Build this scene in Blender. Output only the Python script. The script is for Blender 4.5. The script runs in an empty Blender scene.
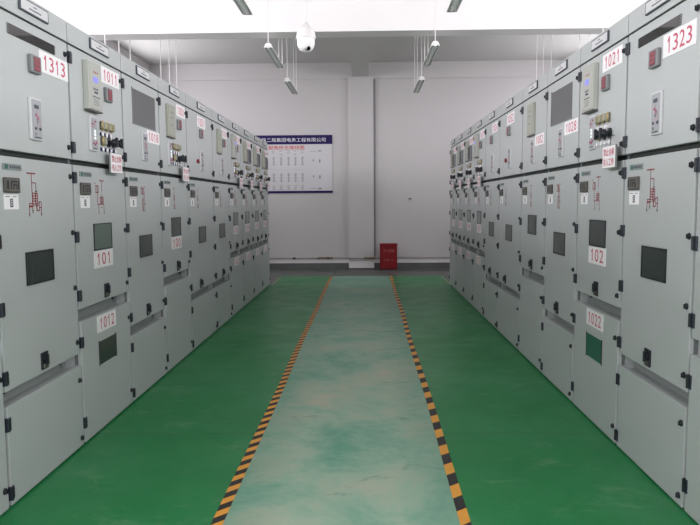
EXPO = 0.0
import bpy, bmesh, math, random
from mathutils import Matrix, Vector
random.seed(4)
C = bpy.context.scene.collection
# ------------------------------------------------------------------ materials
def mat(name, col, rough=.5, metal=0, noise=0, nscale=8, spec=.5, emit=None, es=1, bump=0):
    m = bpy.data.materials.new(name); m.use_nodes = True
    nt = m.node_tree; b = nt.nodes['Principled BSDF']
    b.inputs['Base Color'].default_value = (*col, 1)
    b.inputs['Roughness'].default_value = rough
    b.inputs['Metallic'].default_value = metal
    b.inputs['Specular IOR Level'].default_value = spec
    if emit:
        b.inputs['Emission Color'].default_value = (*emit, 1); b.inputs['Emission Strength'].default_value = es
    if noise or bump:
        tc = nt.nodes.new('ShaderNodeTexCoord'); n = nt.nodes.new('ShaderNodeTexNoise')
        n.inputs['Scale'].default_value = nscale; n.inputs['Detail'].default_value = 5
        nt.links.new(tc.outputs['Object'], n.inputs['Vector'])
        if noise:
            mx = nt.nodes.new('ShaderNodeMix'); mx.data_type = 'RGBA'
            mx.inputs[6].default_value = tuple(c*(1-noise) for c in col)+(1,)
            mx.inputs[7].default_value = tuple(min(1, c*(1+noise)) for c in col)+(1,)
            nt.links.new(n.outputs['Fac'], mx.inputs[0]); nt.links.new(mx.outputs[2], b.inputs['Base Color'])
        if bump:
            bp = nt.nodes.new('ShaderNodeBump'); bp.inputs['Strength'].default_value = bump
            nt.links.new(n.outputs['Fac'], bp.inputs['Height']); nt.links.new(bp.outputs['Normal'], b.inputs['Normal'])
    return m
M = dict(
    paint=mat('cabinet_grey_paint', (.455, .47, .475), .42, noise=.03, nscale=3),
    body=mat('cabinet_body_paint', (.40, .42, .42), .5),
    recess=mat('recess_galvanised', (.30, .33, .32), .5),
    edge=mat('door_edge_paint', (.50, .52, .51), .45),
    gap=mat('dark_rubber_seal', (.012, .015, .014), .7),
    black=mat('black_plastic', (.008, .010, .016), .45),
    navy=mat('navy_black_hinge', (.012, .016, .03), .4),
    chrome=mat('worn_steel', (.45, .45, .45), .35, .8),
    white=mat('placard_white', (.86, .83, .85), .5),
    red=mat('placard_red_print', (.56, .05, .12), .5),
    maroon=mat('maroon_line', (.24, .025, .04), .5),
    redlit=mat('red_led', (.28, .03, .05), .4, emit=(1, .12, .12), es=.05),
    bluelit=mat('blue_display', (.25, .25, .9), .4, emit=(.3, .3, 1), es=.22),
    lampwhite=mat('indicator_lamp', (.8, .85, .85), .3, emit=(.9, 1, 1), es=.5),
    cream=mat('relay_cream_plastic', (.44, .44, .41), .5),
    khaki=mat('khaki_relay_plastic', (.36, .36, .31), .5),
    strip=mat('indicator_panel_grey', (.36, .36, .39), .45),
    brass=mat('brass_ring', (.42, .34, .18), .45, .4),
    darkglass=mat('dark_window_glass', (.035, .045, .043), .12),
    grglass=mat('green_grey_glass', (.11, .15, .13), .12),
    pane=mat('smoked_pane', (.10, .10, .105), .3),
    louvreglass=mat('smoked_strip_glass', (.018, .016, .017), .04, spec=.6),
    panelwhite=mat('panel_frame_white', (.62, .61, .63), .5),
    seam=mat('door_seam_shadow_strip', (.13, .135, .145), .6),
    shadowline=mat('shadow_line_grey', (.27, .26, .265), .6),
    pink=mat('faded_red_marking', (.42, .13, .19), .5),
    brown=mat('brown_display_case', (.07, .06, .052), .45),
    bronze=mat('display_inner', (.12, .11, .095), .4),
    meterred=mat('meter_red_window', (.17, .025, .045), .3),
    metergrey=mat('meter_case', (.20, .20, .21), .45),
    label=mat('rating_plate', (.22, .25, .25), .5),
    green=mat('logo_green', (.02, .12, .08), .5),
    ink=mat('dark_ink', (.06, .07, .09), .6),
    wall=mat('wall_plaster', (.56, .535, .545), .85, noise=.02, nscale=1.2),
    ceil=mat('ceiling_plaster', (.55, .54, .53), .9, noise=.02, nscale=2),
    beam=mat('beam_plaster', (.80, .77, .775), .85),
    base=mat('grey_baseboard_paint', (.11, .115, .115), .6, noise=.25, nscale=6),
    pipe=mat('grey_pipe_paint', (.33, .31, .29), .5, noise=.5, nscale=3),
    rust=mat('brown_tape_on_pipe', (.16, .11, .05), .7),
    signnavy=mat('sign_navy', (.022, .016, .095), .6, spec=.15),
    signwhite=mat('sign_white', (.60, .58, .61), .5),
    signred=mat('sign_red', (.60, .03, .03), .6, spec=.2),
    signink=mat('sign_ink', (.20, .20, .20), .6),
    exred=mat('extinguisher_box_red', (.23, .006, .012), .45, spec=.2),
    exwhite=mat('faded_pink_print', (.38, .12, .12), .6),
    cam=mat('camera_white_plastic', (.85, .82, .82), .35),
    lens=mat('lens_black', (.003, .003, .003), .1),
    lampbody=mat('lamp_housing_white', (.92, .92, .90), .4),
    groove=mat('lamp_groove', (.07, .08, .075), .5),
    tube=mat('lamp_tube_glass', (.75, .77, .76), .3),
    rod=mat('rod_white', (.75, .73, .73), .5),
    frame=mat('window_frame_white', (.7, .7, .7), .4),
)
# ------------------------------------------------------------------ mesh builder
_txt = {}
def text_geo(s, bold=0.0):
    k = (s, bold)
    if k not in _txt:
        cu = bpy.data.curves.new('t', 'FONT'); cu.body = s; cu.resolution_u = 3; cu.offset = bold
        o = bpy.data.objects.new('t', cu); C.objects.link(o)
        dg = bpy.context.evaluated_depsgraph_get(); dg.update()
        me = bpy.data.meshes.new_from_object(o.evaluated_get(dg))
        v = [tuple(a.co) for a in me.vertices]; f = [tuple(p.vertices) for p in me.polygons]
        bpy.data.objects.remove(o); bpy.data.curves.remove(cu); bpy.data.meshes.remove(me)
        x0 = min(a[0] for a in v); x1 = max(a[0] for a in v); y0 = min(a[1] for a in v); y1 = max(a[1] for a in v)
        _txt[k] = ([((a[0]-x0)/(x1-x0), (a[1]-y0)/(y1-y0)) for a in v], f)
    return _txt[k]
class MB:
    def __init__(s): s.v = []; s.f = []; s.m = []; s.mats = []; s.sm = []
    def mi(s, m):
        if m not in s.mats: s.mats.append(m)
        return s.mats.index(m)
    def add(s, vs, fs, m, smooth=False):
        n = len(s.v); s.v += [tuple(a) for a in vs]; k = s.mi(m)
        for f in fs: s.f.append([i+n for i in f]); s.m.append(k); s.sm.append(smooth)
    def box(s, a, b, m, bev=0):
        x0, y0, z0 = a; x1, y1, z1 = b
        if bev:
            bm = bmesh.new(); bmesh.ops.create_cube(bm, size=1)
            for v in bm.verts: v.co = Vector(((x0+x1)/2+v.co.x*(x1-x0), (y0+y1)/2+v.co.y*(y1-y0), (z0+z1)/2+v.co.z*(z1-z0)))
            bmesh.ops.bevel(bm, geom=bm.edges[:], offset=bev, segments=2, affect='EDGES', profile=.6)
            bm.verts.index_update()
            s.add([v.co for v in bm.verts], [[v.index for v in f.verts] for f in bm.faces], m); bm.free(); return
        vs = [(x0,y0,z0),(x1,y0,z0),(x1,y1,z0),(x0,y1,z0),(x0,y0,z1),(x1,y0,z1),(x1,y1,z1),(x0,y1,z1)]
        s.add(vs, [(0,3,2,1),(4,5,6,7),(0,1,5,4),(1,2,6,5),(2,3,7,6),(3,0,4,7)], m)
    def cyl(s, p, q, r, m, n=16, r2=None, smooth=True):
        p = Vector(p); q = Vector(q); r2 = r if r2 is None else r2
        d = (q-p).normalized(); a = d.orthogonal().normalized(); b = d.cross(a)
        vs = []
        for c, R in ((p, r), (q, r2)):
            for i in range(n):
                t = 2*math.pi*i/n; vs.append(c+a*math.cos(t)*R+b*math.sin(t)*R)
        s.add(vs, [(i, (i+1) % n, n+(i+1) % n, n+i) for i in range(n)], m, smooth)
        s.add(vs[:n], [list(range(n))[::-1]], m); s.add(vs[n:], [list(range(n))], m)
    def lathe(s, c, prof, m, n=28):
        vs = []; k = len(prof)
        for i in range(n):
            t = 2*math.pi*i/n
            for r, z in prof: vs.append((c[0]+r*math.cos(t), c[1]+r*math.sin(t), c[2]+z))
        fs = [(i*k+j, ((i+1) % n)*k+j, ((i+1) % n)*k+j+1, i*k+j+1) for i in range(n) for j in range(k-1)]
        s.add(vs, fs, m, True)
    def text(s, t, x0, x1, z0, z1, y, m, th=.0008, bold=0.0):       # on a face that looks towards -Y
        v, f = text_geo(t, bold)
        s.add([(x0+a*(x1-x0), y-th, z0+b*(z1-z0)) for a, b in v], f, m)
    def quadface(s, x0, x1, z0, z1, y, m, th=.0006):                # printed mark with a little thickness
        s.box((x0, y-th, z0), (x1, y, z1), m)
    def mesh(s, name):
        me = bpy.data.meshes.new(name); me.from_pydata(s.v, [], s.f)
        for m in s.mats: me.materials.append(M[m])
        me.polygons.foreach_set('material_index', s.m); me.polygons.foreach_set('use_smooth', s.sm)
        me.update(); return me
    def build(s, name, parent=None, loc=(0,0,0)): return put(name, s.mesh(name), parent, loc)
def put(name, me, parent=None, loc=(0,0,0)):
    o = bpy.data.objects.new(name, me); C.objects.link(o); o.location = loc
    if parent: o.parent = parent
    return o
def thing(name, label, cat, loc=(0,0,0), rz=0, group=None):
    o = bpy.data.objects.new(name, None); C.objects.link(o); o.location = loc; o.rotation_euler = (0,0,rz)
    o.empty_display_size = .1
    return tag(o, label, cat, group)
def tag(o, label, cat, group=None):
    o['label'] = label; o['category'] = cat
    if group: o['group'] = group
    return o
def struct(o): o['kind'] = 'structure'; return o
_mc = {}
def cached(key, fn):
    if key not in _mc:
        b = MB(); fn(b); _mc[key] = b.mesh(key.split('|')[0])
    return _mc[key]
# ------------------------------------------------------------------ measured layout (metres; the aisle runs along +Y)
XL, XR, H = -1.5965, 1.3865, 2.335
SL = [2.07, 2.868, 3.672, 4.472, 5.265, 6.065, 7.085, 7.89, 8.69, 9.5, 10.3, 11.1]     # seams of the left row
SR = [2.07, 2.869, 3.665, 4.455, 5.24, 6.041, 7.047, 7.852, 8.656, 9.459, 10.26, 11.061]
YW, ZC, XWL, XWR, YB = 13.66, 4.12, -4.29, 4.35, -4.0
# ------------------------------------------------------------------ switchgear cabinet (front looks to local -Y, width along +X)
def g_hinge(b):
    b.box((0, -.009, 0), (.034, .012, .062), 'navy', .003)
    b.cyl((.008, -.009, .002), (.008, -.009, .060), .007, 'black', 10)
    for z in (.016, .031, .046): b.box((.008, -.0115, z-.002), (.030, -.009, z+.002), 'black')
def g_lock(b):
    b.cyl((0, 0, 0), (0, -.004, 0), .015, 'black', 16)
    b.cyl((0, -.004, 0), (0, -.010, 0), .012, 'black', 16, .010)
    b.box((-.003, -.014, -.010), (.003, -.010, .010), 'black')
def g_handle(b):
    b.box((0, -.008, 0), (.068, 0, .085), 'black', .003)
    b.box((.006, -.010, .006), (.062, -.008, .030), 'brown')
    b.cyl((.034, -.008, .048), (.034, -.018, .048), .021, 'black', 18)
    b.box((.028, -.026, .022), (.040, -.016, .074), 'black', .003)
    b.quadface(.010, .024, .010, .026, -.010, 'chrome')
def g_plate(b):
    b.box((0, -.003, 0), (.165, 0, .028), 'label')
    b.quadface(.018, .045, .004, .024, -.003, 'green')
    for i in range(5): b.quadface(.058+i*.02, .072+i*.02, .008, .020, -.003, 'ink')
def g_square(b):
    b.box((0, -.012, 0), (.132, 0, .068), 'brown', .005)
    b.box((.006, -.0135, .006), (.126, -.012, .062), 'bronze')
    b.quadface(.012, .030, .014, .054, -.0135, 'black')
    for x0, x1, z0, z1 in ((.046,.055,.014,.054),(.055,.10,.046,.054),(.066,.075,.014,.040),(.075,.10,.032,.040),(.092,.101,.014,.032),(.108,.116,.014,.054)):
        b.quadface(x0, x1, z0, z1, -.0135, 'black')
def g_paper(b):
    b.box((0, -.0015, 0), (.125, 0, .068), 'white')
    b.quadface(.050, .075, .010, .048, -.0015, 'ink')
    b.quadface(.012, .050, .056, .059, -.0015, 'ink'); b.quadface(.075, .108, .056, .059, -.0015, 'ink')
    for z in (.018, .028, .038): b.quadface(.057, .068, z, z+.004, -.0021, 'white')
def lines(b, segs, y, m='maroon', t=.0052):
    for x0, z0, x1, z1 in segs: b.quadface(min(x0,x1)-t/2, max(x0,x1)+t/2, min(z0,z1)-t/2, max(z0,z1)+t/2, y, m)
def sq(x, z, w, h): return [(x-w, z-h, x+w, z-h), (x-w, z+h, x+w, z+h), (x-w, z-h, x-w, z+h), (x+w, z-h, x+w, z+h)]
def g_diagA(b):
    b.quadface(.0, .085, .206, .213, 0, 'maroon')
    lines(b, [(.045,.206,.045,.03),(.045,.165,.085,.165),(.085,.165,.085,.11),(.085,.06,.085,.03),(.012,.055,.06,.055),(.012,.055,.012,.012),(.045,.03,.045,.022),(.13,.05,.13,.012)], 0)
    lines(b, sq(.062,.09,.012,.026)+sq(.088,.085,.010,.03)+sq(.10,.05,.012,.018)+sq(.122,.06,.010,.014)+sq(.03,.058,.015,.008), 0)
    for z in (.078,.09,.102): lines(b, [(.052,z,.098,z)], 0)
    for x, z in ((.012,.006),(.045,.022),(.13,.006)): b.add([(x-.008,-.0006,z+.012),(x+.008,-.0006,z+.012),(x,-.0006,z-.006)], [(0,1,2)], 'ink')
    lines(b, [(.085,.125,.085,.145),(.078,.125,.092,.125)], 0, 'ink')
def g_diagB(b):
    b.quadface(.07, .14, .198, .205, 0, 'maroon')
    lines(b, [(.105,.198,.105,.14),(.04,.06,.13,.06),(.05,.06,.05,.012),(.13,.06,.13,.012),(.035,.145,.035,.06),(.105,.115,.105,.10)], 0)
    lines(b, sq(.02,.150,.012,.02)+sq(.045,.150,.008,.02)+sq(.10,.085,.024,.018), 0)
    for z in (.078,.092): lines(b, [(.076,z,.124,z)], 0)
    lines(b, [(.092,.068,.092,.10),(.108,.068,.108,.10),(.0,.185,.012,.185),(.088,.04,.098,.04)], 0)
    lines(b, [(.105,.12,.105,.14)], 0, 'chrome')
    for x in (.05,.13): b.add([(x-.007,-.0006,.014),(x+.007,-.0006,.014),(x,-.0006,-.004)], [(0,1,2)], 'ink')
def g_diagC(b):
    lines(b, [(.01,.18,.035,.18),(.08,.18,.11,.18),(.025,.18,.025,.13),(.06,.18,.06,.02),(.09,.15,.09,.01),(.045,.01,.10,.01),(.045,.10,.045,.01)], 0)
    lines(b, sq(.035,.15,.014,.02)+sq(.065,.15,.012,.02)+sq(.07,.05,.02,.04), 0)
    b.quadface(.085, .105, .055, .065, 0, 'ink')
def g_diagD(b):
    lines(b, [(.03,.19,.08,.19),(.055,.19,.055,.02),(.04,.09,.075,.09),(.04,.05,.075,.05),(.03,.02,.08,.02)], 0)
    lines(b, sq(.056,.11,.012,.02)+sq(.056,.035,.014,.014), 0)
def g_meter(b):
    b.box((0, -.020, 0), (.10, 0, .085), 'metergrey', .006)
    b.box((.022, -.0225, .010), (.082, -.020, .076), 'meterred', .002)
    for z in (.020, .042, .060): b.quadface(.030, .074, z, z+.008, -.0225, 'redlit')
def g_darkbox(b):
    b.box((0, -.030, 0), (.16, 0, .19), 'metergrey', .006)
    b.box((.015, -.033, .015), (.145, -.030, .175), 'black', .003)
    for i in range(4): b.quadface(.035, .125, .04+i*.03, .05+i*.03, -.033, 'ink')
def g_strip(b):
    b.box((0, -.012, 0), (.115, 0, .20), 'panelwhite', .003)
    b.box((.012, -.0135, .006), (.107, -.012, .192), 'strip')
    y = -.0135
    b.quadface(.034, .080, .150, .168, y, 'ink')
    lines(b, [(.060,.145,.060,.05),(.045,.115,.08,.115),(.085,.10,.085,.06)], y, 'pink', .0025)
    for x, z, c in ((.050,.120,'pink'),(.068,.105,'pink'),(.040,.055,'ink'),(.085,.055,'ink'),(.062,.09,'label'),(.04,.03,'label')):
        b.cyl((x, y, z), (x, y-.003, z), .0075, c, 10)
    b.quadface(.076, .098, .050, .062, y, 'ink'); b.quadface(.030, .09, .010, .016, y, 'ink')
def g_strip2(b):
    b.box((0, -.012, 0), (.105, 0, .20), 'panelwhite', .003)
    b.box((.012, -.0135, .006), (.098, -.012, .192), 'strip')
    y = -.0135
    for x0, x1, z in ((.022,.044,.150),(.060,.085,.168)): b.quadface(x0, x1, z, z+.010, y, 'maroon')
    lines(b, [(.035,.175,.035,.135),(.060,.175,.060,.140),(.022,.14,.05,.14),(.045,.06,.085,.06)], y, 'pink', .004)
    for z in (.115,.095,.075): b.cyl((.058, y, z), (.058, y-.005, z), .008, 'lampwhite', 12)
    for x, z in ((.038,.045),(.060,.040),(.08,.050)): b.cyl((x, y, z), (x, y-.005, z), .007, 'pink', 10)
    b.quadface(.030, .085, .012, .018, y, 'ink')
def g_relay(b):
    b.box((0, -.034, 0), (.19, 0, .275), 'cream', .005)
    b.box((.010, -.037, .010), (.180, -.034, .265), 'cream', .003)
    b.box((.0, -.036, -.006), (.19, 0, .002), 'brown')
    y = -.037
    for x in (.065,.09,.115): b.quadface(x, x+.014, .212, .222, y, 'redlit')
    b.box((.06, y-.002, .160), (.125, y, .190), 'bluelit')
    for x in (.06,.085,.11): b.quadface(x, x+.015, .115, .128, y, 'ink')
    b.quadface(.07, .12, .098, .108, y, 'signnavy')
    b.quadface(.045, .150, .074, .080, y, 'ink')
    for z in (.060,.050,.040,.030): b.quadface(.055, .135, z, z+.004, y, 'signink')
def g_khaki(b):
    b.box((0, -.020, 0), (.20, 0, .26), 'khaki', .005)
    b.box((.012, -.023, .012), (.188, -.020, .248), 'khaki', .003)
    b.box((.0, -.022, -.006), (.20, 0, .002), 'brown')
    for z in (.19,.15,.09): b.quadface(.06, .14, z, z+.012, -.023, 'label')
def g_brass(b):
    b.cyl((0, 0, 0), (0, -.010, 0), .030, 'brass', 20)
    b.cyl((0, -.010, 0), (0, -.018, 0), .027, 'brass', 20, .022)
    b.box((-.006, -.030, -.020), (.006, -.016, .020), 'khaki', .002)
    b.box((-.030, -.011, -.024), (-.018, -.002, .024), 'brown'); b.box((.018, -.011, -.024), (.030, -.002, .024), 'bronze')
def g_button(b):
    b.cyl((-.006, 0, 0), (-.006, -.008, 0), .011, 'signnavy', 14)
    b.cyl((.006, 0, 0), (.006, -.013, 0), .012, 'white', 14)
def g_rotary(b):
    b.cyl((0, 0, 0), (0, -.010, 0), .030, 'black', 18)
    b.cyl((0, -.010, 0), (0, -.045, 0), .012, 'black', 12)
    b.cyl((0, -.040, 0), (0, -.056, 0), .024, 'black', 16, .020)
    b.box((-.007, -.064, -.030), (.007, -.048, .030), 'black', .002)
def number_placard(txt, w, h):
    b = MB(); b.box((0, -.002, 0), (w, 0, h), 'white')
    n = len(txt); mx = .09*w; sp = (w-2*mx)/n
    for i, ch in enumerate(txt):
        x0 = mx+sp*i+sp*.12; x1 = mx+sp*(i+1)-sp*.12
        if ch == '1':
            xc = x0+sp*.36; t = sp*.13; z0, z1 = h*.15, h*.85
            b.box((xc, -.0028, z0), (xc+t, -.002, z1), 'red')
            b.add([(xc, -.0028, z1), (xc, -.0028, z1-.16*h), (xc-sp*.20, -.0028, z1-.26*h), (xc-sp*.20, -.0028, z1-.16*h)], [(0,3,2,1)], 'red')
            continue
        b.text(ch, x0, x1, h*.15, h*.85, -.002, 'red')
    return b
def nameplate(b):
    b.box((0, -.010, 0), (.285, 0, .062), 'ink', .003)
    b.box((.011, -.011, .007), (.274, -.010, .055), 'panelwhite')
    for i in range(3): b.quadface(.125+i*.013, .134+i*.013, .037, .043, -.011, 'ink')
    for i in range(8): b.quadface(.085+i*.015, .096+i*.015, .020, .027, -.011, 'ink')

def cabinet(side, idx, w, spec, label):
    """spec: typ 'A' (tall middle door) or 'B'; keys: up=list of upper features; nums; side offset"""
    so = 1 if side == 'L' else -1
    if side == 'L': loc = (XL, SL[idx], 0); rz = math.pi/2
    else: loc = (XR, SR[idx+1], 0); rz = -math.pi/2
    r = thing('switchgear_cabinet', label, 'switchgear cabinet', loc, rz, 'switchgear cabinets in the %s row' % ('left' if side == 'L' else 'right'))
    A = spec['typ'] == 'A'
    g = .004
    zt = .528 if A else .772; zl = .462 if A else .702      # bottom of the middle door, top of the lower door
    # body: carcass with a real recess between the two doors
    b = MB()
    b.box((g/2, .030, .022), (w-g/2, 1.45, zl-.012), 'body')
    b.box((g/2, .085, zl-.012), (w-g/2, 1.45, zt+.012), 'body')
    b.box((g/2, .030, zt+.012), (w-g/2, 1.45, H), 'body')
    b.box((g/2, .030, zl-.012), (.030, .085, zt+.012), 'body'); b.box((w-.030, .030, zl-.012), (w-g/2, .085, zt+.012), 'body')
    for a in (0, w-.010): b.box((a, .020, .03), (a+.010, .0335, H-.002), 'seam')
    b.box((.0, .026, 1.574), (w, .0305, 1.600), 'gap')
    b.build('cabinet_body', r)
    b = MB(); b.box((.004, .020, 0), (w-.004, 1.42, .022), 'gap'); b.build('plinth', r)
    b = MB(); b.box((.032, .074, zl-.01), (w-.032, .086, zt+.01), 'recess')
    for u in (.12, w-.12):
        b.cyl((u, .074, (zl+zt)/2+.006), (u, .062, (zl+zt)/2+.006), .011, 'black', 10); b.box((u-.018, .070, (zl+zt)/2-.004), (u+.018, .074, (zl+zt)/2+.004), 'label')
    b.box((w-.10, .060, zl), (w-.085, .075, zt), 'label')
    b.build('recess_panel', r)
    # header with nameplate
    b = MB(); b.box((.005, 0, 2.226), (w-.005, .0195, H), 'paint', .002); hp = b.build('header_panel', r)
    b = MB(); b.box((.001, .010, 2.2165), (w-.001, .0195, 2.225), 'gap'); b.build('header_seal', r)
    nu = .29 if side == 'L' else .235
    if idx > 0: put('nameplate', cached('nameplate', nameplate), hp, (nu+(w-.8)/2, 0, 2.258))
    # doors
    dg = .012
    def door(name, z0, z1, hole=None):
        b = MB(); b.box((dg, 0, z0), (w-dg, .028, z1), 'paint', .003)
        return b.build(name, r)
    up = door('upper_door', 1.602, 2.215); md = door('middle_door', zt, 1.573)
    b = MB(); b.box((dg, -.004, .010), (w-dg, .028, zl), 'paint', .003); ld = b.build('lower_door', r)
    y = -.0002
    for f in spec['up']:
        k = f[0]
        if k == 'louvre':
            b = MB(); u0, u1 = .165+.02*so, .625+.02*so
            b.box((u0, -.002, 2.122), (u1, 0, 2.170), 'louvreglass')
            for i in range(4): b.box((u0-.006, -.004, 2.126+i*.0115), (u0+.004, 0, 2.131+i*.0115), 'metergrey'); b.box((u1-.004, -.004, 2.126+i*.0115), (u1+.006, 0, 2.131+i*.0115), 'metergrey')
            b.build('vent_louvre', up)
        elif k == 'pane':
            b = MB(); u0, u1 = .165+.03*so, .66+.03*so
            b.box((u0, -.003, 1.915), (u1, 0, 2.15), 'pane', .001)
            fr = .008
            b.box((u0-fr, -.005, 1.915-fr), (u1+fr, 0, 1.915), 'metergrey'); b.box((u0-fr, -.005, 1.907), (u0, 0, 2.158), 'metergrey')
            b.build('smoked_pane', up)
        elif k == 'num':
            o = number_placard(f[1], f[4], f[5]).build('number_placard', up, (f[2], 0, f[3]))
        elif k == 'meter': put('digital_meter', cached('digital_meter', g_meter), up, (f[1], 0, 1.985))
        elif k == 'dark': put('dark_meter', cached('dark_meter', g_darkbox), up, (f[1], 0, 1.89))
        elif k == 'strip': put('indicator_panel', cached('indicator_panel', g_strip), up, (f[1], 0, 1.667))
        elif k == 'strip2': put('indicator_panel', cached('indicator_panel|2', g_strip2), up, (f[1], 0, 1.667))
        elif k == 'relay': put('protection_relay', cached('protection_relay', g_relay), up, (f[1], 0, 1.898))
        elif k == 'khaki': put('protection_relay', cached('protection_relay|k', g_khaki), up, (f[1], 0, 1.898))
        elif k == 'cluster':
            c0 = f[1]
            for i in range(3): put('selector_switch', cached('selector_switch', g_brass), up, (c0+.035+.073*i, 0, 1.830))
            for i in range(3): put('push_button', cached('push_button', g_button), up, (c0+.02+.065*i, 0, 1.778))
            for i in range(1): put('selector_switch', cached('selector_switch', g_brass), up, (c0+.04+.073*i, 0, 1.738))
            for i in range(2): put('rotary_handle', cached('rotary_handle', g_rotary), up, (c0+.130+.085*i, 0, 1.737))
            for i in range(4): put('push_button', cached('push_button', g_button), up, (c0+.02+.065*i, 0, 1.688))
        elif k == 'knob':
            b = MB(); b.cyl((0,0,0), (0,-.02,0), .02, 'maroon', 14); b.build('push_button', up, (f[1], 0, 1.755))
    # middle door
    wu = .263-.012*so+(w-.8)*.5
    wz0, wz1 = (.981, 1.127) if A else (1.088, 1.236)
    gl = spec.get('glass', 'darkglass')
    b = MB(); b.box((wu, -.003, wz0), (wu+.265, 0, wz1), gl, .001)
    for a, c in (((wu-.007, -.005, wz0-.006), (wu, 0, wz1+.006)), ((wu+.265, -.005, wz0-.006), (wu+.272, 0, wz1+.006)), ((wu-.007, -.005, wz1), (wu+.272, 0, wz1+.006)), ((wu-.007, -.005, wz0-.006), (wu+.272, 0, wz0))):
        b.box(a, c, 'black')
    b.build('viewing_window', md)
    put('rating_plate', cached('rating_plate', g_plate), md, (.082, 0, 1.513))
    put('display_unit', cached('display_unit', g_square), md, (.080, 0, 1.411))
    put('paper_label', cached('paper_label', g_paper), md, (.083, 0, 1.336))
    dk = spec.get('dia', 'A' if A else 'B')
    put('mimic_diagram', cached('mimic_diagram|'+dk, dict(A=g_diagA, B=g_diagB, C=g_diagC, D=g_diagD)[dk]), md, (.295 if dk != 'B' else .29, 0, 1.296))
    put('door_handle', cached('door_handle', g_handle), md, ((.345 if A else .372), 0, (.545 if A else .788)))
    if spec.get('n2'): number_placard(spec['n2'], .295, .106).build('number_placard', md, (wu-.015, 0, .976 if not A else .87))
    if spec.get('n3'): number_placard(spec['n3'], .295, .100).build('number_placard', ld, (wu-.015, -.004, .592))
    if spec.get('lw'):
        b = MB(); b.box((wu, -.007, .398), (wu+.265, -.004, .538), gl if spec['lw'] == 1 else spec['lw'], .001)
        b.box((wu-.006, -.008, .392), (wu, -.004, .544), 'black'); b.box((wu+.265, -.008, .392), (wu+.271, -.004, .544), 'black')
        b.build('viewing_window', ld)
    # hinges and locks
    hz = [(2.117, 0), (1.636, 0), (1.472, 0)]
    hz += [(z, 0) for z in ((1.165, .866, .558, .350, .036) if A else (1.145, .817, .552, .092))]
    for z, _ in hz: put('hinge', cached('hinge', g_hinge), r, (.0, 0, z))
    lz = [2.152, 1.662, 1.506]+([1.203, .90, .597, .383, .055] if A else [1.185, .835, .600, .10])
    for z in lz: put('door_lock', cached('door_lock', g_lock), r, (w-.042, 0 if z > zl else -.004, z))
    return r
def up_ln(num, so, rest):      # placard in the upper right of the upper door
    return [('num', num[0], num[1], num[2], .305, .10)]+rest
def featA(num, so): return [('louvre',), ('num', num, .455+.02*so, 2.010, .315, .104), ('meter', .335+.022*so), ('strip', .340)]
def featB(num, so): return [('relay', .172+.01*so), ('num', num, .435+.015*so, 2.096, .300, .098), ('meter', .465+.02*so), ('strip2', .232), ('cluster', .375+.02*so)]
def featP(num, so): return [('pane',), ('num', num, .477+.006*so, 1.808, .300, .090), ('strip', .35)]
def featW(num, so, kn): return [('num', num, .38+.02*so, 2.088, .32, .105), ('meter', .44+.02*so), ('strip', .46)]+([('knob', .36)] if kn else [])
def featF(num, so, dark): return [('relay' if not dark else 'khaki', .172+.01*so), ('num', num, .445+.02*so, 2.096, .305, .098), ('dark' if dark else 'meter', .46), ('strip2', .232), ('cluster', .375+.02*so)]
L, R = 1, -1
cabinet('L', 0, SL[1]-SL[0], dict(typ='B', up=featB('1015', L)), 'grey switchgear cabinet barely in frame, nearest the camera in the left row')
cabinet('L', 1, SL[2]-SL[1], dict(typ='A', up=featA('1313', L)), 'tall grey switchgear cabinet with red number 1313 and a vent louvre, left row')
cabinet('L', 2, SL[3]-SL[2], dict(typ='B', up=featB('1011', L), n2='101', n3='1012', lw='darkglass', glass='grglass'), 'grey switchgear cabinet with placards 1011, 101 and 1012, left row')
cabinet('L', 3, SL[4]-SL[3], dict(typ='A', up=featP('1018', L), dia='C'), 'grey switchgear cabinet with a large smoked pane above placard 1018, left row')
cabinet('L', 4, SL[5]-SL[4], dict(typ='B', up=[('khaki', .18), ('num', '1001', .49, 2.10, .270, .098), ('meter', .49), ('strip2', .20), ('cluster', .33)], n2='100', dia='D'), 'grey switchgear cabinet with a placard under its window and plain lower door, just beyond 1018')
cabinet('L', 5, SL[6]-SL[5], dict(typ='A', up=featW('1051', L, True), dia='D'), 'extra-wide grey switchgear cabinet with one placard and no relay, left row')
cabinet('L', 6, SL[7]-SL[6], dict(typ='A', up=[('khaki', .20), ('num', '1316', .47, 2.09, .30, .10), ('meter', .50), ('strip', .36)], dia='D'), 'grey switchgear cabinet between the extra-wide one and the far group of four, left row')
ordn = ['first', 'second', 'third', 'last']
for i, n in enumerate(('103', '104', '105', '106')):
    cabinet('L', 7+i, SL[8+i]-SL[7+i], dict(typ='B', up=featF(n+'1', L, i > 0), n2=n, n3=n+'2', glass='grglass'), 'grey switchgear cabinet, %s of the far four at the end of the left row' % ordn[i])
cabinet('R', 0, SR[1]-SR[0], dict(typ='B', up=featB('1025', R)), 'grey switchgear cabinet cut off by the right edge of the photo, right row')
cabinet('R', 1, SR[2]-SR[1], dict(typ='A', up=featA('1323', R)), 'tall grey switchgear cabinet with red number 1323 and a vent louvre, right row')
cabinet('R', 2, SR[3]-SR[2], dict(typ='B', up=featB('1021', R), n2='102', n3='1022', lw='green', glass='darkglass'), 'grey switchgear cabinet with placards 1021, 102 and 1022, right row')
cabinet('R', 3, SR[4]-SR[3], dict(typ='A', up=featP('1028', R), dia='C'), 'grey switchgear cabinet with a large smoked pane above placard 1028, right row')
cabinet('R', 4, SR[5]-SR[4], dict(typ='B', up=[('khaki', .255), ('num', '1002', .46, 1.80, .27, .088), ('strip', .35)], dia='D'), 'grey switchgear cabinet with a tall khaki relay and low placard, right row beyond 1028')
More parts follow.
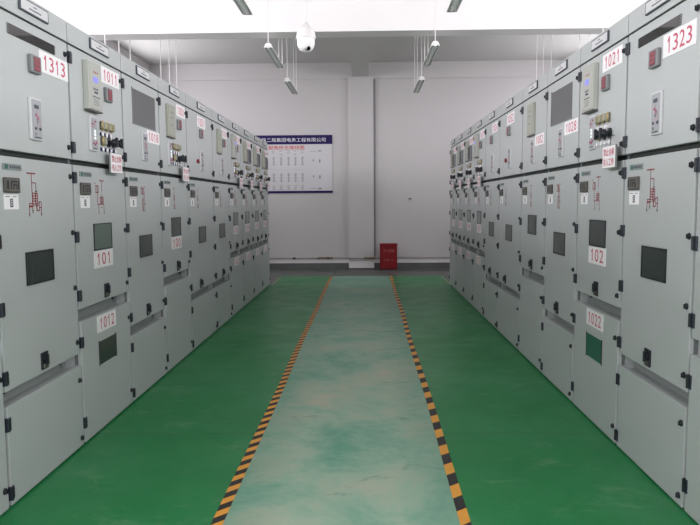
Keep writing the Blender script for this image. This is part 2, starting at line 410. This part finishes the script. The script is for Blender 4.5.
cabinet('R', 5, SR[6]-SR[5], dict(typ='A', up=featW('1052', R, True), dia='D'), 'extra-wide grey switchgear cabinet with a placard above its meter, right row')
cabinet('R', 6, SR[7]-SR[6], dict(typ='A', up=[('num', '1326', .40, 2.09, .30, .10), ('meter', .34), ('strip', .40)], dia='D'), 'grey switchgear cabinet beyond the extra-wide one and before the far four, right row')
for i, n in enumerate(('107', '108', '109', '110')):
    cabinet('R', 7+i, SR[8+i]-SR[7+i], dict(typ='B', up=featF(n+'1', R, i > 0), n2=n, n3=n+'2', glass='grglass'), 'grey switchgear cabinet, %s of the far four at the end of the right row' % ordn[i])
# ------------------------------------------------------------------ warning tags hanging in front of the doors
def warn_sign(side, idx, u, label):
    loc = (XL, SL[idx]+u, 1.547) if side == 'L' else (XR, SR[idx+1]-u, 1.535)
    r = thing('warning_sign', label, 'sign', loc, math.pi/2 if side == 'L' else -math.pi/2, 'warning signs hung on the switch handles')
    key = 'sign_board'
    def g(b):
        b.box((0, -.040, 0), (.195, -.030, .125), 'metergrey'); b.box((.003, -.0415, .003), (.192, -.040, .122), 'white')
        b.text('禁止合闸', .018, .176, .068, .110, -.0415, 'red', bold=.01); b.text('有人工作', .018, .176, .014, .056, -.0415, 'red', bold=.01)
    def h(b):
        b.cyl((.095, -.034, .123), (.095, -.030, .175), .002, 'ink', 6); b.cyl((.095, -.030, .175), (.095, -.010, .183), .002, 'ink', 6)
    put('sign_board', cached(key, g), r); put('hanging_cord', cached('hanging_cord', h), r)
warn_sign('L', 2, .45, 'white hanging warning sign with red characters below the switches of cabinet 1011')
warn_sign('R', 2, .57, 'white hanging warning sign with red characters below the switches of cabinet 1021')
warn_sign('L', 4, .50, 'small pink-white warning sign hung across the door gap just beyond cabinet 1018')
for i in range(7, 11):
    warn_sign('L', i, .50, 'tiny warning sign on the %s cabinet of the far group in the left row' % ordn[i-7])
    warn_sign('R', i, .50, 'tiny warning sign on the %s cabinet of the far group in the right row' % ordn[i-7])
# ------------------------------------------------------------------ floor
def floor_mat():
    m = bpy.data.materials.new('painted_floor'); m.use_nodes = True; nt = m.node_tree; N = nt.nodes; Lk = nt.links
    bs = N['Principled BSDF']
    tc = N.new('ShaderNodeTexCoord'); sp = N.new('ShaderNodeSeparateXYZ'); Lk.new(tc.outputs['Object'], sp.inputs[0])
    X, Y = sp.outputs['X'], sp.outputs['Y']
    def ma(op, a, b=None, c=None, cl=False):
        n = N.new('ShaderNodeMath'); n.operation = op; n.use_clamp = cl
        for i, q in enumerate((a, b, c)):
            if q is None: continue
            if isinstance(q, (int, float)): n.inputs[i].default_value = q
            else: Lk.new(q, n.inputs[i])
        return n.outputs[0]
    def step(v, e, w=.004): return ma('MULTIPLY_ADD', ma('SUBTRACT', v, e), 1/w, .5, True)      # 1 when v>e
    def noise(sc, det=6, rough=.6, scale=(1,1,1), dist=0, off=(0,0,0)):
        mp = N.new('ShaderNodeMapping'); mp.inputs['Scale'].default_value = scale; mp.inputs['Location'].default_value = off
        Lk.new(tc.outputs['Object'], mp.inputs['Vector'])
        n = N.new('ShaderNodeTexNoise'); n.inputs['Scale'].default_value = sc; n.inputs['Detail'].default_value = det
        n.inputs['Roughness'].default_value = rough; n.inputs['Distortion'].default_value = dist
        Lk.new(mp.outputs[0], n.inputs['Vector']); return n.outputs['Fac']
    def ramp(f, stops):
        r = N.new('ShaderNodeValToRGB'); e = r.color_ramp.elements
        e[0].position, e[0].color = stops[0][0], (*stops[0][1], 1); e[1].position, e[1].color = stops[-1][0], (*stops[-1][1], 1)
        for p, c in stops[1:-1]: q = e.new(p); q.color = (*c, 1)
        Lk.new(f, r.inputs[0]); return r.outputs[0]
    def mix(f, a, b):
        n = N.new('ShaderNodeMix'); n.data_type = 'RGBA'
        for i, q in ((0, f), (6, a), (7, b)):
            if isinstance(q, float): n.inputs[i].default_value = q
            elif isinstance(q, tuple): n.inputs[i].default_value = (*q, 1)
            else: Lk.new(q, n.inputs[i])
        return n.outputs[2]
    G = ramp(noise(1.1, 5, .6), [(.30, (.010, .185, .050)), (.5, (.014, .205, .060)), (.72, (.040, .235, .090))])
    # light scuffs on the green paint
    sc = ramp(noise(2.6, 8, .75, (1, 1.6, 1), .6), [(.55, (0,0,0)), (.70, (1,1,1))])
    scf = N.new('ShaderNodeRGBToBW'); Lk.new(sc, scf.inputs[0])
    G = mix(ma('MULTIPLY', scf.outputs[0], .6), G, (.16, .32, .17))
    # worn centre strip
    Wn = ramp(noise(1.5, 10, .70, (1, 1.0, 1), .35), [(.30, (.12, .34, .24)), (.42, (.24, .42, .31)), (.50, (.33, .47, .36)), (.59, (.42, .48, .37)), (.70, (.52, .47, .37))])
    dk = ramp(noise(2.3, 9, .72, (1, 1.7, 1), 1.2, (3.1, 1.7, 0)), [(.58, (0,0,0)), (.70, (1,1,1))])
    dkf = N.new('ShaderNodeRGBToBW'); Lk.new(dk, dkf.inputs[0])
    Wn = mix(ma('MULTIPLY', dkf.outputs[0], .75), Wn, (.12, .21, .16))
    edge = ma('MULTIPLY', ma('SUBTRACT', 1, ma('MULTIPLY', ma('SUBTRACT', .56, ma('ABSOLUTE', ma('ADD', X, .1))), 3.2, None, True)), noise(3, 6, .7))
    Wn = mix(ma('MULTIPLY', edge, .9, None, True), Wn, (.07, .25, .17))
    wear = ma('MULTIPLY', ma('SUBTRACT', Y, 5.2), 1/6.5, None, True)
    Wn = mix(ma('MULTIPLY', ma('MULTIPLY', wear, .75), ma('MULTIPLY_ADD', noise(1.6, 6, .65), 1.6, .2), None, True), Wn, (.13, .30, .22))
    strip = ma('MULTIPLY', step(X, -.63), ma('SUBTRACT', 1, step(ma('SUBTRACT', X, ma('MULTIPLY', Y, .0038)), .413)))
    col = mix(strip, G, Wn)
    # joints and the pale stripes at the ends of the rows
    def band(v, c, h): return ma('SUBTRACT', step(v, c-h, .003), step(v, c+h, .003))
    wob = ma('MULTIPLY', ma('SUBTRACT', noise(2, 3), .5), .06)
    j = ma('MULTIPLY', band(ma('ADD', Y, wob), 3.86, .005), ma('SUBTRACT', 1, strip))
    col = mix(ma('MULTIPLY', j, .6), col, (.012, .07, .028))
    j2 = ma('MULTIPLY', band(ma('ADD', Y, wob), 7.6, .008), .5); col = mix(j2, col, (.10, .17, .12))
    out = ma('MAXIMUM', step(Y, 12.36, .05), ma('MULTIPLY', step(Y, 11.12), ma('MAXIMUM', step(X, 1.42), ma('SUBTRACT', 1, step(X, -1.57)))))
    conc = ramp(noise(3.5, 7, .6), [(.35, (.085, .095, .088)), (.7, (.15, .155, .145))])
    col = mix(out, col, conc)
    ln = ma('MULTIPLY', ma('MAXIMUM', band(X, -1.565, .012), band(X, 1.395, .012)), ma('MULTIPLY', step(Y, 11.12), ma('SUBTRACT', 1, step(Y, 12.36))))
    col = mix(ln, col, (.33, .30, .20))
    Lk.new(col, bs.inputs['Base Color'])
    rg = ma('ADD', ma('MULTIPLY', noise(3, 6), .25), ma('MULTIPLY_ADD', strip, .12, .24)); Lk.new(rg, bs.inputs['Roughness'])
    bs.inputs['Specular IOR Level'].default_value = .25
    bp = N.new('ShaderNodeBump'); bp.inputs['Strength'].default_value = .05; bp.inputs['Distance'].default_value = .02
    Lk.new(noise(1.7, 3), bp.inputs['Height']); Lk.new(bp.outputs[0], bs.inputs['Normal'])
    return m
M['floor'] = floor_mat()
b = MB(); b.box((XWL-.2, YB-.2, -.12), (XWR+.2, YW+.2, 0), 'floor'); struct(b.build('floor'))
# hazard tapes
def tape_mat(name, period, slope, ph):
    m = bpy.data.materials.new(name); m.use_nodes = True; nt = m.node_tree; N = nt.nodes; Lk = nt.links
    bs = N['Principled BSDF']; tc = N.new('ShaderNodeTexCoord'); sp = N.new('ShaderNodeSeparateXYZ'); Lk.new(tc.outputs['Object'], sp.inputs[0])
    a = N.new('ShaderNodeMath'); a.operation = 'MULTIPLY_ADD'; Lk.new(sp.outputs['X'], a.inputs[0]); a.inputs[1].default_value = -slope; Lk.new(sp.outputs['Y'], a.inputs[2])
    d = N.new('ShaderNodeMath'); d.operation = 'MULTIPLY_ADD'; Lk.new(a.outputs[0], d.inputs[0]); d.inputs[1].default_value = 1/period; d.inputs[2].default_value = ph
    f = N.new('ShaderNodeMath'); f.operation = 'FRACT'; Lk.new(d.outputs[0], f.inputs[0])
    g = N.new('ShaderNodeMath'); g.operation = 'GREATER_THAN'; Lk.new(f.outputs[0], g.inputs[0]); g.inputs[1].default_value = .5
    no = N.new('ShaderNodeTexNoise'); no.inputs['Scale'].default_value = 9; no.inputs['Detail'].default_value = 6; Lk.new(tc.outputs['Object'], no.inputs['Vector'])
    o1 = N.new('ShaderNodeMix'); o1.data_type = 'RGBA'; o1.inputs[6].default_value = (.86, .37, .03, 1); o1.inputs[7].default_value = (.68, .30, .05, 1); Lk.new(no.outputs['Fac'], o1.inputs[0])
    mx = N.new('ShaderNodeMix'); mx.data_type = 'RGBA'; Lk.new(g.outputs[0], mx.inputs[0]); mx.inputs[6].default_value = (.014, .012, .012, 1); Lk.new(o1.outputs[2], mx.inputs[7])
    Lk.new(mx.outputs[2], bs.inputs['Base Color']); bs.inputs['Roughness'].default_value = .5
    return m
M['tapeL'] = tape_mat('hazard_tape_left', .127, 1.0, .35); M['tapeR'] = tape_mat('hazard_tape_right', .262, .8, .30)
def tape(x0, x1, w, m, label):
    n = 40; b = MB(); vs = []
    for i in range(n+1):
        t = i/n; y = -.5+12.82*t; x = x0+(x1-x0)*(y-2.7)/9.5 + .004*math.sin(y*1.7)
        for dx, z in ((-w/2, 0), (-w/2, .0012), (w/2, .0012), (w/2, 0)): vs.append((x+dx, y, z+.0002))
    fs = []
    for i in range(n):
        for k in range(3): a = i*4+k; fs.append((a, a+4, a+5, a+1)[::-1])
    fs += [(0,1,2,3), (n*4+3, n*4+2, n*4+1, n*4)]
    b.add(vs, fs, m); return tag(b.build('hazard_tape'), label, 'floor tape', 'hazard tapes along the walkway')
tape(-.633, -.634, .051, 'tapeL', 'black and yellow striped hazard tape along the left edge of the walkway')
tape(.422, .461, .047, 'tapeR', 'black and yellow blocky hazard tape along the right edge of the walkway')
# ------------------------------------------------------------------ room shell
def wbox(name, a, b_, m): b = MB(); b.box(a, b_, m); return struct(b.build(name))
b = MB(); b.box((XWL-.2, YW, 0), (XWR+.2, YW+.2, ZC), 'wall'); b.box((XWL, YW-.030, 3.80), (XWR, YW, ZC), 'wall'); struct(b.build('wall_back'))
wbox('ceiling', (XWL-.2, YB-.2, ZC), (XWR+.2, YW+.2, ZC+.15), 'ceil')
WIN_Y = [(-3.2, -.6), (.2, 2.8), (3.9, 7.6), (9.1, 12.9)]; WZ0, WZ1 = 2.75, 3.75  # last pair, in the far bay, is added out of view to brighten it
def side_wall(name, x0, x1):
    b = MB(); b.box((x0, YB, 0), (x1, YW, WZ0), 'wall'); b.box((x0, YB, WZ1), (x1, YW, ZC), 'wall')
    ys = [YB]+[v for p in WIN_Y for v in p]+[YW]
    for i in range(0, len(ys), 2): b.box((x0, ys[i], WZ0), (x1, ys[i+1], WZ1), 'wall')
    struct(b.build(name))
side_wall('wall_left', XWL-.2, XWL); side_wall('wall_right', XWR, XWR+.2)
wn = 0
def window_frame(x0, x1, y0, y1, z0, z1, axis):
    global wn; wn += 1
    b = MB(); t = .05
    if axis == 'x':
        n = 3
        for i in range(n+1): y = y0+(y1-y0-t)*i/n; b.box((x0, y, z0), (x1, y+t, z1), 'frame')
        b.box((x0, y0, z0), (x1, y1, z0+t), 'frame'); b.box((x0, y0, z1-t), (x1, y1, z1), 'frame')
    else:
        n = 4
        for i in range(n+1): x = x0+(x1-x0-t)*i/n; b.box((x, y0, z0), (x+t, y1, z1), 'frame')
        b.box((x0, y0, z0), (x1, y1, z0+t), 'frame'); b.box((x0, y0, z1-t), (x1, y1, z1), 'frame')
    struct(b.build('window_%d' % wn))
def area(name, loc, rot, sx, sy, e, col=(.995, .97, 1.0)):
    l = bpy.data.lights.new(name, 'AREA'); l.shape = 'RECTANGLE'; l.size = sx; l.size_y = sy; l.energy = e; l.color = col
    o = bpy.data.objects.new(name, l); C.objects.link(o); o.location = loc; o.rotation_euler = rot; return o
SIDE_E, FAR_FILL_E, FRONT_E = 45, 23, 270  # far-bay value drives the added fill lamps behind the unseen windows
for y0, y1 in WIN_Y:
    window_frame(XWL-.12, XWL-.06, y0, y1, WZ0, WZ1, 'x'); window_frame(XWR+.06, XWR+.12, y0, y1, WZ0, WZ1, 'x')
    area('daylight_fill', (XWL-.15, (y0+y1)/2, (WZ0+WZ1)/2), (0, -math.pi/2, 0), WZ1-WZ0-.02, y1-y0-.02, (FAR_FILL_E if y0 > 8 else SIDE_E)*(y1-y0))
    area('daylight_fill', (XWR+.15, (y0+y1)/2, (WZ0+WZ1)/2), (0, math.pi/2, 0), WZ1-WZ0-.02, y1-y0-.02, (FAR_FILL_E if y0 > 8 else SIDE_E)*(y1-y0))
FX0, FX1, FZ0, FZ1 = -3.2, 3.2, 1.0, 3.9
b = MB(); b.box((XWL-.2, YB-.2, 0), (XWR+.2, YB, FZ0), 'wall'); b.box((XWL-.2, YB-.2, FZ1), (XWR+.2, YB, ZC), 'wall')
b.box((XWL-.2, YB-.2, FZ0), (FX0, YB, FZ1), 'wall'); b.box((FX1, YB-.2, FZ0), (XWR+.2, YB, FZ1), 'wall'); struct(b.build('wall_front'))
window_frame(FX0, FX1, YB-.12, YB-.06, FZ0, FZ1, 'y')
area('daylight_fill', (0, YB-.15, (FZ0+FZ1)/2), (math.pi/2, 0, 0), FX1-FX0-.04, FZ1-FZ0-.04, FRONT_E)
# beams and column
wbox('beam_cross', (XWL, 8.30, 3.405), (XWR, 8.60, ZC), 'beam')
b = MB(); b.box((-.245, 8.60, 3.835), (.075, YW-.030, ZC), 'ceil'); struct(b.build('beam_long'))
b = MB(); b.box((-.245, YB, 3.80), (.10, 8.30, ZC), 'beam'); struct(b.build('beam_long_front'))
b = MB(); b.box((-.335, YW-.065, 0), (.172, YW+.01, 3.835), 'wall')
struct(b.build('column'))
# skirting, pipe
b = MB()
for x0, x1, y in ((XWL, -.335, YW), (.172, XWR, YW)): b.box((x0, y-.02, 0), (x1, y, .128), 'base')
b.box((-.345, YW-.075, 0), (.182, YW-.065, .03), 'base'); struct(b.build('baseboard_back'))
b = MB()
for x0, x1, y in ((XWL, -.335, YW), (.172, XWR, YW)): b.box((x0, y-.028, .128), (x1, y, .195), 'beam')
b.box((-.337, YW-.068, .03), (.174, YW-.065, .17), 'beam'); struct(b.build('trim_1'))
r = thing('cable_pipe', 'thin grey pipe with brown patches running low along the back wall', 'pipe', (0, YW-.048, .232))
b = MB(); pts = [(XWL+.05, 0), (-.365, 0), (-.365, -.065), (.225, -.065), (.225, 0), (XWR-.05, 0)]
for p, q in zip(pts, pts[1:]): b.cyl((p[0], p[1], 0), (q[0], q[1], 0), .014, 'pipe', 10)
for p in pts[1:-1]: b.lathe((p[0], p[1], 0), [(.0005,-.015),(.0106,-.0106),(.015,0),(.0106,.0106),(.0005,.015)], 'pipe', 12)
b.build('pipe_run', r)
for x in (-1.45, -.76, 1.9, 2.9, -2.6): b = MB(); b.box((x-.025, -.016, -.020), (x+.025, .045, .018), 'black'); b.build('pipe_clamp', r)
b = MB(); b.cyl((-.03, -.065, 0), (.20, -.065, 0), .019, 'rust', 10); b.build('brown_wrap', r)
b = MB(); b.cyl((-.98, 0, 0), (-.66, 0, 0), .018, 'rust', 10); b.build('brown_wrap', r)
r = tag((lambda b: (b.cyl((.197, YW-.024, .27), (.197, YW-.024, 3.78), .020, 'shadowline', 12), b.build('column_shadow_line'))[1])(MB()), 'thin dark upright standing for the shadow line beside the right edge of the wall column', 'shadowline')  # dark cylinder put in for the shadow along the column's edge
r = thing('wall_socket', 'small grey wall socket to the right of the column on the back wall', 'socket', (.90, YW, 1.415))
b = MB(); b.box((-.045, -.012, -.045), (.045, 0, .045), 'chrome', .004); b.build('face_plate', r)
b = MB(); b.box((-.030, -.014, -.012), (.030, -.012, .020), 'ink'); b.build('outlet', r)
# ------------------------------------------------------------------ wiring diagram board
r = thing('notice_board', 'white wiring diagram board with navy header and Chinese lettering on back wall', 'notice board', (-2.24, YW-.002, 1.55))
W_, H_ = 1.58, 1.15
b = MB(); b.box((0, -.015, 0), (W_, .0, H_), 'signwhite'); b.box((-.006, -.018, 0), (W_+.006, -.015, .045), 'signnavy'); b.box((-.006, -.018, .975), (W_+.006, -.015, H_+.006), 'signnavy')
pn = b.build('board_panel', r)
b = MB(); b.text('中铁二局集团电务工程有限公司', .07, 1.45, 1.022, 1.102, -.018, 'white'); b.build('company_title', r)
b = MB(); b.text('配电所主接线图', .30, 1.02, .870, .950, -.0155, 'signred', bold=.006); b.build('red_title', r)
b = MB(); y = -.0155
rnd = random.Random(2)
cols = [.10, .24, .40, .55, .70, .84, .98]
for i, c in enumerate(cols):
    for z0 in (.55, .22):
        lines(b, [(c, z0, c, z0+.17)], y, 'signink', .006)
        for k in range(3): lines(b, sq(c, z0+.03+.055*k, .012+.006*rnd.random(), .014), y, 'signink', .005)
        lines(b, [(c-.025, z0+.17, c+.03, z0+.17)], y, 'signink', .005)
    for z in (.84, .80-.03*(i % 2), .10, .14, .075): b.quadface(c-.03, c+.012+.02*rnd.random(), z, z+.010, y, 'signink')
for z in (.62, .30): lines(b, [(1.20, z, 1.20, z+.06)]+sq(1.20, z+.03, .014, .012)+[(1.32, z-.01, 1.34, z+.05)], y, 'signink', .005)
b.quadface(1.30, 1.36, .83, .85, y, 'signink'); b.quadface(1.30, 1.36, .075, .10, y, 'signink')
lines(b, [(1.14, .83, 1.26, .83), (1.14, .09, 1.26, .09)], y, 'signink', .006)
lines(b, [(.05, .47, 1.05, .47), (.30, .49, .45, .49)], y, 'chrome', .004)
b.build('wiring_diagram', r)
# ------------------------------------------------------------------ red extinguisher box
r = thing('extinguisher_box', 'dark red fire extinguisher box standing on the floor at the back wall', 'extinguisher box', (.29, 13.40, 0))
b = MB(); b.box((0, .012, .02), (.34, .16, .525), 'exred', .006); b.box((.01, .02, 0), (.33, .15, .02), 'black'); b.build('box_body', r)
b = MB(); b.box((-.004, -.006, .485), (.344, .165, .532), 'exred', .006); b.build('box_lid', r)
b = MB(); b.box((.010, 0, .03), (.330, .012, .480), 'exred', .004)
b.text('灭火器箱', .060, .285, .360, .420, 0, 'exwhite'); b.text('火警119', .070, .270, .190, .222, 0, 'exwhite'); b.build('box_door', r)
# ------------------------------------------------------------------ dome camera
cx, cy = -.62, 7.3
r = thing('hanging_camera', 'white dome security camera hanging from the ceiling on a rod', 'camera', (cx, cy, 2.945))
b = MB(); b.lathe((0,0,0), [(.001,.30),(.030,.30),(.034,.275),(.055,.262),(.082,.24),(.097,.20),(.099,.165),(.104,.16),(.104,.145),(.094,.14)], 'cam'); b.build('camera_housing', r)
b = MB(); b.lathe((0,0,0), [(.094,.142),(.093,.09),(.086,.055),(.068,.025),(.040,.008),(.0005,.0)], 'cam'); b.build('camera_dome', r)
b = MB(); b.cyl((.030,-.055,.035), (.036,-.078,.022), .019, 'lens', 16); b.cyl((.018,-.052,.038), (.020,-.066,.030), .034, 'metergrey', 18, .030); b.build('lens', r)
b = MB(); b.cyl((-.005,0,.30), (-.005,0,ZC-2.945), .011, 'rod', 10); b.cyl((-.005,0,ZC-2.945-.03), (-.005,0,ZC-2.945), .05, 'rod', 16); b.build('drop_rod', r)
# ------------------------------------------------------------------ pendant fluorescent fixtures
def g_housing(b):
    w = .051; Ln = 1.2
    prof = [(-w,-.0),(-w+.011,-.0),(-.036,.030),(-.030,.030),(-.011,-.002),(.011,-.002),(.030,.030),(.036,.030),(w-.011,0),(w,0),(w,.010),(.025,.055),(-.025,.055),(-w,.010)]
    n = len(prof); vs = [(p[0], y, p[1]) for y in (0, Ln) for p in prof]
    for i in range(n):
        j = (i+1) % n
        dark = i in (1, 3, 5, 7)
        b.add([vs[i], vs[j], vs[n+j], vs[n+i]], [(0, 1, 2, 3)], 'groove' if i in (2, 6) else ('lampbody'))
    for y in (0, Ln): b.add([(p[0], y, p[1]) for p in prof], [list(range(n))], 'lampbody')
def g_cap(b): b.box((-.043, -.006, .004), (.043, .004, .040), 'rod', .004)
def g_tube(b):
    b.cyl((0, .03, 0), (0, 1.17, 0), .009, 'tube', 12); b.cyl((0, .010, 0), (0, .035, 0), .0095, 'groove', 12); b.cyl((0, 1.165, 0), (0, 1.19, 0), .0095, 'groove', 12)
def fixture(x, y, z, label, grp, rods=((0, .02), (-.022, 1.18), (.022, 1.18))):
    r = thing('pendant_light', label, 'light fixture', (x, y, z), 0, grp)
    put('lamp_housing', cached('lamp_housing', g_housing), r); put('end_cap', cached('end_cap', g_cap), r)
    c = put('end_cap', cached('end_cap', g_cap), r, (0, 1.214, 0))
    for dx in (-.022, .022): put('lamp_tube', cached('lamp_tube', g_tube), r, (dx, 0, .008))
    hh = ZC-z-.055
    def g_rod(b): b.cyl((0, 0, 0), (0, 0, hh), .0055, 'rod', 8); b.cyl((0, 0, hh-.02), (0, 0, hh), .02, 'rod', 10)
    k = 'suspension_rod|%.3f' % hh
    for dx, dy in rods: put('suspension_rod', cached(k, g_rod), r, (dx, dy, .055))
PLACE = ['nearest, at the top edge', 'middle one, under the cross beam', 'farthest, near the back wall']
for nm, P3 in (('left', [(-1.13, 5.50, 3.175), (-1.135, 8.10, 3.175), (-1.18, 10.44, 3.195)]), ('right', [(.84, 5.50, 3.175), (.83, 8.10, 3.175), (.865, 10.44, 3.195)])):
    for k, (x, y, z) in enumerate(P3):
        fixture(x, y, z, 'unlit pendant fluorescent light of the inner %s line, %s' % (nm, PLACE[k]), 'pendant lights over the walkway')
for nm, x, z in (('left', -3.1, 2.62), ('right', 2.80, 2.62)):
    for k, y in enumerate((8.14, 10.36)):
        fixture(x, y, z, 'pendant light hung low behind the %s cabinet row, %s, only rods showing' % (nm, ('nearer', 'farther')[k]), 'pendant lights behind the cabinet rows', ((0, .04), (0, .50), (0, .91)))
# ------------------------------------------------------------------ world, camera, view
w = bpy.data.worlds.new('World'); bpy.context.scene.world = w; w.use_nodes = True
w.node_tree.nodes['Background'].inputs[0].default_value = (.9, .95, 1, 1); w.node_tree.nodes['Background'].inputs[1].default_value = 1.0
F, pitch, yaw, roll, hc = 673.14, .0892, -.02318, -.00689, 1.3575
f = Vector((math.sin(yaw)*math.cos(pitch), math.cos(yaw)*math.cos(pitch), -math.sin(pitch)))
rt = f.cross(Vector((0,0,1))).normalized(); u = rt.cross(f)
c, s_ = math.cos(roll), math.sin(roll)
r2 = c*rt+s_*u; u2 = -s_*rt+c*u
cd = bpy.data.cameras.new('camera'); cam = bpy.data.objects.new('camera', cd); C.objects.link(cam)
cd.sensor_width = 36; cd.lens = F*36/700; cd.clip_start = .05
m = Matrix.Identity(4)
for i in range(3): m[i][0] = r2[i]; m[i][1] = u2[i]; m[i][2] = -f[i]
m[0][3], m[1][3], m[2][3] = 0, 0, hc
cam.matrix_world = m
sc = bpy.context.scene; sc.camera = cam
vs = sc.view_settings; vs.view_transform = 'Standard'; vs.look = 'None'; vs.gamma = 1; vs.exposure = EXPO; vs.use_curve_mapping = False
